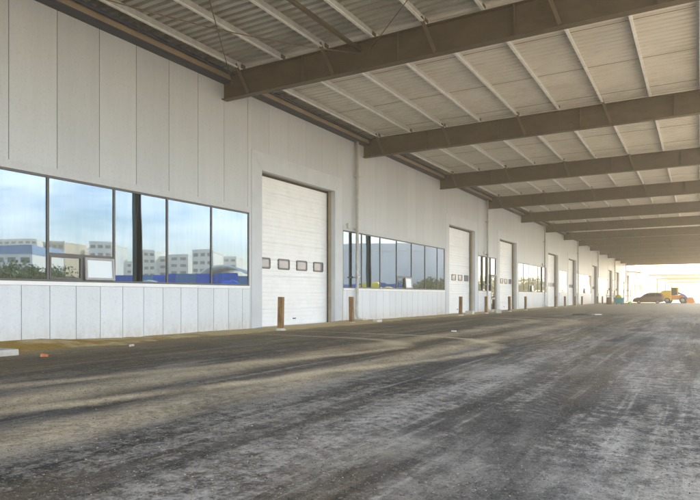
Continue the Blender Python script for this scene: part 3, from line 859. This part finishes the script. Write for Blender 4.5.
# ------------------------------------------------------------------ yellow wheel loader
def loader(label):
    t = thing('wheel_loader', (0,0,0), label, 'loader', 'yellow wheel loaders')
    b = MB(); b.prism([(-2.35,.5),(-2.35,1.8),(-1.9,2.15),(-.6,2.2),(-.6,.5)], 'y', -1.0, 1.0); hd = b.build('engine_hood', M['yellow'], t, .06)
    g = MB()
    for i in range(6): g.box(-2.37,-2.345,-.5,.5,.95+i*.12,1.0+i*.12)
    g.build('grille', M['black'], hd)
    b = MB(); b.box(-2.45,-1.95,-.88,.88,.28,.49); b.build('counterweight', M['black'], t, .05)
    b = MB(); b.tube([(-1.4,.35,2.15),(-1.4,.35,2.7)], .06, 10); b.build('exhaust', M['black'], t)
    b = MB(); b.box(-.598,.55,-.62,.62,.6,1.35); b.prism([(.55,.72),(1.25,.72),(1.25,1.35),(.55,1.45)], 'y', -.42, .42); b.build('chassis', M['orange'], t, .03)
    cb = MB()
    for (x,yy) in ((-.68,-.6),(-.68,.6),(.42,-.6),(.42,.6)):
        cb.bar((x,yy,1.35),(x-(.12 if x > 0 else -.05),yy*.93,2.6),.09,.09)
    cb.box(-.75,.42,-.66,.66,2.6,2.7)
    cab = cb.build('cab', M['yellow'], t, .02)
    g = MB(); g.prism([(-.62,1.36),(.36,1.36),(.26,2.59),(-.58,2.59)], 'y', -.53, .53); g.build('cab_glass', M['dark_glass'], cab)
    for s_ in (-1,1):
        a = MB(); a.bar((.45,s_*.45,1.75),(1.45,s_*.45,1.30),.16,.26); a.bar((1.40,s_*.45,1.32),(2.05,s_*.45,.55),.16,.24); a.build('lift_arm', M['violet'], t, .02)
        a = MB(); a.tube([(.7,s_*.3,.95),(1.5,s_*.3,1.15)], .06, 10); a.build('hydraulic_ram', M['rim'], t)
        f = MB(); f.prism([(-1.75,1.15),(-1.5,1.42),(-.75,1.42),(-.55,1.15),(-.62,1.15),(-.8,1.34),(-1.45,1.34),(-1.68,1.15)], 'y', s_*1.0-.2, s_*1.0+.2); f.build('mudguard', M['yellow'], t)
        wheel(t, -1.15, s_*1.02, .46, .40, 22); wheel(t, 1.25, s_*1.0, .52, .40, 22)
    k = MB(); k.prism([(1.95,.10),(2.9,.06),(2.9,.10),(2.1,.16),(1.98,.45),(2.12,.85),(2.45,1.02),(2.42,1.06),(2.05,.92),(1.88,.5)], 'y', -1.15, 1.15)
    for s_ in (-1,1): k.prism([(1.95,.12),(2.9,.07),(2.45,1.02),(2.1,.88),(1.92,.5)], 'y', s_*1.15-.02, s_*1.15+.02)
    k.build('bucket', M['orange'], t)
    return t
ld = loader('yellow wheel loader with violet blue lift arms standing past the brown car')
ld.location = (9.55, 104.5, 0); ld.rotation_euler = (0,0,R(-8)); ld.scale = (.86,.9,.9)
l2 = copy_tree(ld); l2.location = (25.5,113,0); l2.rotation_euler = (0,0,R(60)); l2['label'] = 'yellow wheel loader in the open yard, seen only mirrored in the entrance glass'

# ------------------------------------------------------------------ clutter at the far doors
bn = thing('skip_bin', (3.5,86.6,0), 'teal open site bin on small feet between two grey racks', 'bin')
k = MB(); k.add([(-.45,-.35,.1),(.45,-.35,.1),(.45,.35,.1),(-.45,.35,.1),(-.62,-.45,.85),(.62,-.45,.85),(.62,.45,.85),(-.62,.45,.85)], [(0,3,2,1),(0,1,5,4),(1,2,6,5),(2,3,7,6),(3,0,4,7)])
k.ring([(-.66,-.49),(.66,-.49),(.66,.49),(-.66,.49)], [(-.6,-.43),(.6,-.43),(.6,.43),(-.6,.43)], 'z', .82, .88)
k.build('tub', M['teal'], bn)
k = MB()
for sx in (-.3,.3):
    k.box(sx-.05,sx+.05,-.3,.3,0,.1)
k.build('feet', M['black'], bn)
def sack(name, c, s_, mat, label, cat):
    bm = bmesh.new(); bmesh.ops.create_icosphere(bm, subdivisions=3, radius=1)
    for v in bm.verts:
        v.co += v.co*.25*mnoise.noise(v.co*2.2+Vector(c)); v.co = Vector((v.co.x*s_[0], v.co.y*s_[1], v.co.z*s_[2]))
    for f in bm.faces: f.smooth = True
    me = bpy.data.meshes.new(name); bm.to_mesh(me); bm.free(); me.materials.append(mat)
    o = bpy.data.objects.new(name, me); COL.objects.link(o); o.location = c
    return tag(o, label, cat)
sack('sack', (3.45,86.5,1.0), (.42,.32,.26), M['yellow_tarp'], 'yellow sack heaped on top of the teal bin', 'sack')
sack('bag', (4.75,86.4,.18), (.20,.2,.2), M['green'], 'bright green bag on the ground beside the right rack', 'bag')
def rack(label):
    t = thing('site_rack', (0,0,0), label, 'rack', 'grey tube racks at the far doors')
    k = MB()
    for x in (-.45,.45):
        for yy in (-.35,.35): k.tube([(x,yy,0),(x,yy,1.9)], .028, 8)
    k.build('post', M['rack'], t)
    k = MB()
    for z in (.35,1.1,1.88):
        for yy in (-.35,.35): k.tube([(-.45,yy,z),(.45,yy,z)], .024, 8)
        for x in (-.45,.45): k.tube([(x,-.35,z),(x,.35,z)], .024, 8)
    k.build('rail', M['rack'], t)
    k = MB(); k.box(-.43,.43,-.33,.33,1.11,1.13); k.build('shelf', M['rack'], t)
    return t
r1 = rack('grey tube rack left of the teal bin with a brown drum beside it'); r1.location = (2.35,87.2,0)
r2 = copy_tree(r1); r2.location = (4.35,88.0,0); r2['label'] = 'grey tube rack right of the teal bin above the green bag'
dr = thing('drum', (2.3,86.3,0), 'brown drum standing before the left grey rack', 'drum')
k = MB(); k.tube([(0,0,0),(0,0,.9)], .29, 18)
for z in (.3,.6): k.tube([(0,0,z-.02),(0,0,z+.02)], .305, 18)
k.build('shell', M['cardboard'], dr)
k = MB(); k.tube([(0,0,.9),(0,0,.92)], .27, 18); k.build('lid', M['black'], dr)

# ------------------------------------------------------------------ beyond the end of the canopy
aw = thing('door_awning', (0,U(13.45),5.75), 'small tan awning over a far door past the end of the canopy', 'awning')
k = MB(); k.prism([(0,.28),(2.6,.0),(2.6,.12),(0,.42)], 'y', -2.6, 2.6); k.build('roof_sheet', M['tan_awning'], aw)
k = MB()
for yy in (-2.4,2.4): k.bar((.02,yy,-.9),(2.4,yy,.02),.07,.07)
k.build('bracket', M['far_beam'], aw)
FRM = [197, 242, 301, 365]
fc = thing('far_canopy', (0,0,0), 'pale far canopy with white fascia on brown posts past the open gap', 'canopy')
for i, yv in enumerate(FRM):
    for x in (-.5, 16.5):
        k = MB(); k.box(x-.25,x+.25,yv-.25,yv+.25,0,6.898); k.build('column', M['far_beam'], fc)
    k = MB(); k.box(-1.0,17.2,yv-.2,yv+.2,6.9,7.55); k.build('beam', M['far_beam'], fc)
k = MB(); k.box(-1.2,17.4,FRM[0]-.45,FRM[0]-.25,7.45,9.6); k.build('fascia', M['far_white'], fc)
k = MB(); k.box(-1.2,17.4,FRM[0]-.24,FRM[-1]+2,8.9,9.1); k.build('roof_deck', M['far_white'], fc)
fb = thing('far_warehouse', (-4,260,0), 'pale far warehouse behind the brown posts of the far canopy', 'building')
k = MB(); k.box(-30,0,-62,120,0,8.2); k.build('wall', M['far_white'], fb)
for i in range(14):
    w = MB(); yv = -58+i*12.5; w.box(0,.06,yv,yv+7,1.5,3.8); w.build('window', M['office_glass'], fb)

# ---- trees
def tree(loc, h, w, label, group=None, nleaf=900):
    t = thing('tree', loc, label, 'tree', group, random.random()*6)
    k = MB(); k.tube([(0,0,-.1),(.05,.03,h*.25),(-.05,.1,h*.5),(.1,.0,h*.75)], [h*.035,h*.027,h*.018,h*.008], 8)
    for i in range(7):
        a = random.random()*6.28; z = h*random.uniform(.28,.6)
        k.tube([(0,0,z),(w*.25*math.cos(a),w*.25*math.sin(a),z+h*.12),(w*.42*math.cos(a),w*.42*math.sin(a),z+h*.22)], [h*.012,h*.008,h*.003], 6)
    k.build('trunk', M['bark'], t)
    k = MB()
    cl = [(Vector((random.gauss(0,.2)*w, random.gauss(0,.2)*w, h*random.uniform(.38,.93))), random.uniform(.14,.26)*w) for _ in range(16)]
    for i in range(nleaf):
        c, r_ = random.choice(cl); d = Vector((random.gauss(0,1),random.gauss(0,1),random.gauss(0,.8))).normalized()
        p = c + d*r_*random.random()**.4
        e = Euler((random.random()*6,random.random()*6,random.random()*6)).to_matrix(); s_ = random.uniform(.014,.03)*w
        k.add([p+e@Vector(q)*s_ for q in ((-1,-.6,0),(1,-.6,.2),(1.1,.6,0),(-1,.6,-.2))], [(0,1,2,3)])
    k.build('crown', M['leaf'], t)
    return t
for i, (x, yv, h, w, lab) in enumerate(((19,420,13,9,'hazy tree at the end of the yard beside the far canopy'),
                                 (10,440,11,8,'lower hazy tree at the end of the yard under the far canopy beams'))):
    tree((x,yv,0), h, w, lab)

# ---- what the ribbon windows mirror: things across the open yard
AX = Vector((SA, CA, 0)); RT = Vector((-CA, SA, 0))
def across(px, depth):
    """point of the yard that the glass shows at column px and that distance"""
    p = Vector((-FD,0,0)) + AX*depth + RT*((px-350)/FX*depth)
    return p
def block(px0, px1, depth, ytop, mat, label, floors, name='office_block', roof=None):
    p0, p1 = across(px0, depth), across(px1, depth)
    w = (p1-p0).length; z = 1.1 + (296-ytop)/FX*depth
    c = (p0+p1)/2
    t = thing(name, (c.x,c.y,0), label, 'building', None, math.atan2(p1.y-p0.y, p1.x-p0.x))
    # local x runs along the facade; the facade looks towards the warehouse (+y or -y)
    inw = (Vector((-FD,0,0))-c); loc_y = Vector((-(p1-p0).y,(p1-p0).x,0)).normalized(); s_ = 1 if inw.dot(loc_y) > 0 else -1
    k = MB(); k.box(-w/2,w/2,min(0,-s_*12),max(0,-s_*12),0,z); k.build('wall', mat, t)
    floors = int(z/1.9) if floors else 0
    fh = z/floors if floors else 0
    for i in range(floors):
        n_ = max(3,int(w/2.1))
        for j in range(n_):
            q = MB(); x0 = -w/2+w*(j+.18)/n_; x1 = -w/2+w*(j+.82)/n_
            y0 = s_*.02; q.box(x0,x1,min(0,s_*.08),max(0,s_*.08),fh*i+fh*.34,fh*i+fh*.74); q.build('window', M['office_glass'], t)
    k = MB(); k.box(-w/2-.1,w/2+.1,min(s_*.12,-s_*12.1),max(s_*.12,-s_*12.1),z+.002,z+(.4 if roof is None else 1.6)); k.build('roof', roof or M['office_white'], t)
    return t
block(138,157,170,250,M['office_white'],'tall white office tower mirrored in the near ribbon window',4)
block(160,188,175,256,M['office_white'],'white office wing mirrored beside the tower in the near window',4)
block(192,213,165,252,M['office_white'],'white office block with flat roof mirrored in the near window',4)
block(46,66,150,243,M['office_sunset'],'white block tinted for sunset light mirrored above the small sashes of the near window',4)
block(70,86,160,252,M['office_sunset'],'low white block tinted for sunset light mirrored in the near window',3)
block(90,112,150,244,M['office_white'],'cream office block mirrored above the open sash of the near window',4)
block(-60,34,110,254,M['office_white'],'long low hall with a blue roof mirrored in the leftmost pane',2,'hall',M['blue_roof'])
block(340,452,125,251,M['grey_clad'],'large plain grey shed mirrored across the second ribbon window',0,'storage_shed',M['grey_clad'])
block(116,134,190,262,M['office_white'],'low white office block mirrored just left of the reflected canopy column',4)
block(214,236,200,257,M['office_white'],'farthest white office block mirrored behind the curved roof hall',4)
block(66,92,220,250,M['office_white'],'pale block far behind the sunset tinted ones in the near window',4)
block(2,40,210,240,M['office_white'],'tall pale block mirrored behind the blue roofed hall',5)
# barrel roofed hall
p0, p1 = across(214,105), across(262,105); w = (p1-p0).length; c = (p0+p1)/2
t = thing('market_hall', (c.x,c.y,0), 'low white hall with a curved grey roof mirrored at the window end', 'building', None, math.atan2(p1.y-p0.y,p1.x-p0.x))
k = MB(); k.box(-w/2,w/2,-9,9,0,3.9); k.build('wall', M['office_white'], t)
k = MB(); k.smooth = True
arc = [(-w/2-.6+ (w+1.2)*i/16, 3.92+2.2*math.sin(math.pi*(i/16)**.8)) for i in range(17)]
k.prism(arc+[(a,z-.35) for a,z in arc[::-1]], 'y', -9.6, 9.6); k.build('roof', M['grey_clad'], t)
# blue hoarding and heaps under tarpaulin
def hoarding(px0, px1, depth, h, label):
    p0, p1 = across(px0,depth), across(px1,depth); w = (p1-p0).length; c = (p0+p1)/2
    t = thing('site_hoarding', (c.x,c.y,0), label, 'hoarding', None, math.atan2(p1.y-p0.y,p1.x-p0.x))
    k = MB(); n_ = max(2,int(w/2))
    for i in range(n_):
        k.mi = random.choice((0,0,0,0,0,0,1)); k.box(-w/2+w*i/n_+.02,-w/2+w*(i+1)/n_-.02,-.03,.03,.1,h*random.choice((1,1,1,.96,1.05)))
    k.build('panel', [M['blue_sheet'], M['blue_roof'], M['blue_sheet']], t)
    k = MB()
    for i in range(n_+1): k.box(-w/2+w*i/n_-.04,-w/2+w*i/n_+.04,-.14,-.035,0,h+.1)
    k.build('post', M['rack'], t)
hoarding(114,258,62,3.3,'blue sheet hoarding mirrored low in the near ribbon window')
hoarding(342,402,92,3.0,'blue sheet hoarding mirrored low in the second ribbon window')
hoarding(0,30,70,2.0,'short blue hoarding mirrored in the leftmost pane')
for px, dep, s_, mt, lab in ((150,55,(2.0,1.6,1.6),M['scrap'],'white covered heap before the blue hoarding in the near window'),
                        (369,86,(2.6,2,1.9),M['yellow_tarp'],'yellow covered heap before the blue hoarding in the second window'),
                        (388,88,(3.0,2,1.5),M['yellow_tarp'],'lower yellow covered heap further along the blue hoarding'),
                        (232,50,(1.6,1.2,1.5),M['blue_sheet'],'blue covered heap mirrored at the end of the near window')):
    p = across(px, dep)
    sack('covered_heap', (p.x,p.y,s_[2]*.6), s_, mt, lab, 'heap')
for i, (px, dep, h, w) in enumerate(((4,64,4.4,6),(20,70,4.9,6),(34,66,4.0,5),(62,70,4.2,6),(-14,66,4.6,6),(430,122,3.9,8),(448,124,4.2,8),(412,121,3.6,7),(475,185,5.5,12),(500,195,6,13),(528,210,6,14))):
    p = across(px, dep)
    kind = ('bushy green tree across the yard mirrored low in the near window','dark green tree across the yard mirrored beyond the grey shed')[0 if i < 5 else 1]
    tree((p.x,p.y,0), h, w, kind, 'trees mirrored in the windows' if i < 5 else 'dark trees mirrored farther along', 1300)

# ------------------------------------------------------------------ air
hm = bpy.data.materials.new('haze'); hm.use_nodes = True
nt = hm.node_tree; nt.nodes.clear()
out = nt.nodes.new('ShaderNodeOutputMaterial'); pv = nt.nodes.new('ShaderNodeVolumePrincipled')
pv.inputs['Color'].default_value = (1.0,.85,.62,1); pv.inputs['Density'].default_value = .0026; pv.inputs['Anisotropy'].default_value = .05
lk(nt, pv.outputs[0], out.inputs['Volume'])
hz = MB(); hz.box(-60, 260, -60, 480, -1, 24)
hz = hz.build('haze', hm); tag(hz, None, None, None, 'stuff')

# ------------------------------------------------------------------ sky, sun, camera
SUN_EL, SUN_AZ = 20, 6.3
w = bpy.data.worlds.new('World'); S.world = w; w.use_nodes = True
nt = w.node_tree; bg = nt.nodes['Background']
sky = nt.nodes.new('ShaderNodeTexSky'); sky.sky_type = 'NISHITA'; sky.sun_disc = False
sky.sun_elevation = R(SUN_EL); sky.sun_rotation = R(SUN_AZ); sky.air_density = 1.0; sky.dust_density = .25; sky.ozone_density = 2.5
tc = nt.nodes.new('ShaderNodeTexCoord').outputs['Generated']
cl = noi(nt, mapping(nt, tc, (1,1,3.6), (.3,.1,0)), 4.2, 9, .56)
cf = ramp(nt, cl, [(.42, 0), (.60, .7), (.72, 1)])
lk(nt, mix(nt, cf, sky.outputs[0], (10.5,10.7,11.0)), bg.inputs['Color'])
bg.inputs['Strength'].default_value = .15
sd = bpy.data.lights.new('sun', 'SUN'); sd.energy = 5.0; sd.angle = R(.5); sd.color = (1,.84,.62)
so = bpy.data.objects.new('sun', sd); COL.objects.link(so); so.location = (20,60,60)
sv = Vector((math.sin(R(SUN_AZ))*math.cos(R(SUN_EL)), math.cos(R(SUN_AZ))*math.cos(R(SUN_EL)), math.sin(R(SUN_EL))))
so.rotation_euler = sv.to_track_quat('Z','Y').to_euler()

cd = bpy.data.cameras.new('camera'); co = bpy.data.objects.new('camera', cd); COL.objects.link(co)
co.location = (12.76, 0, 1.1); co.rotation_euler = (R(90), 0, R(30.26))
cd.sensor_width = 36; cd.lens = 600/700*36; cd.shift_y = 46/700; cd.clip_start = .05; cd.clip_end = 4000
S.camera = co

S.render.engine = 'CYCLES'
S.cycles.use_denoising = True
try: S.cycles.denoiser = 'OPENIMAGEDENOISE'
except Exception: pass
S.cycles.max_bounces = 10; S.cycles.diffuse_bounces = 6; S.cycles.glossy_bounces = 4
S.cycles.sample_clamp_indirect = 8
S.view_settings.view_transform = 'Standard'; S.view_settings.look = 'None'
S.view_settings.gamma = 1; S.view_settings.use_curve_mapping = False
S.cycles.volume_bounces = 1
S.view_settings.exposure = 2.55
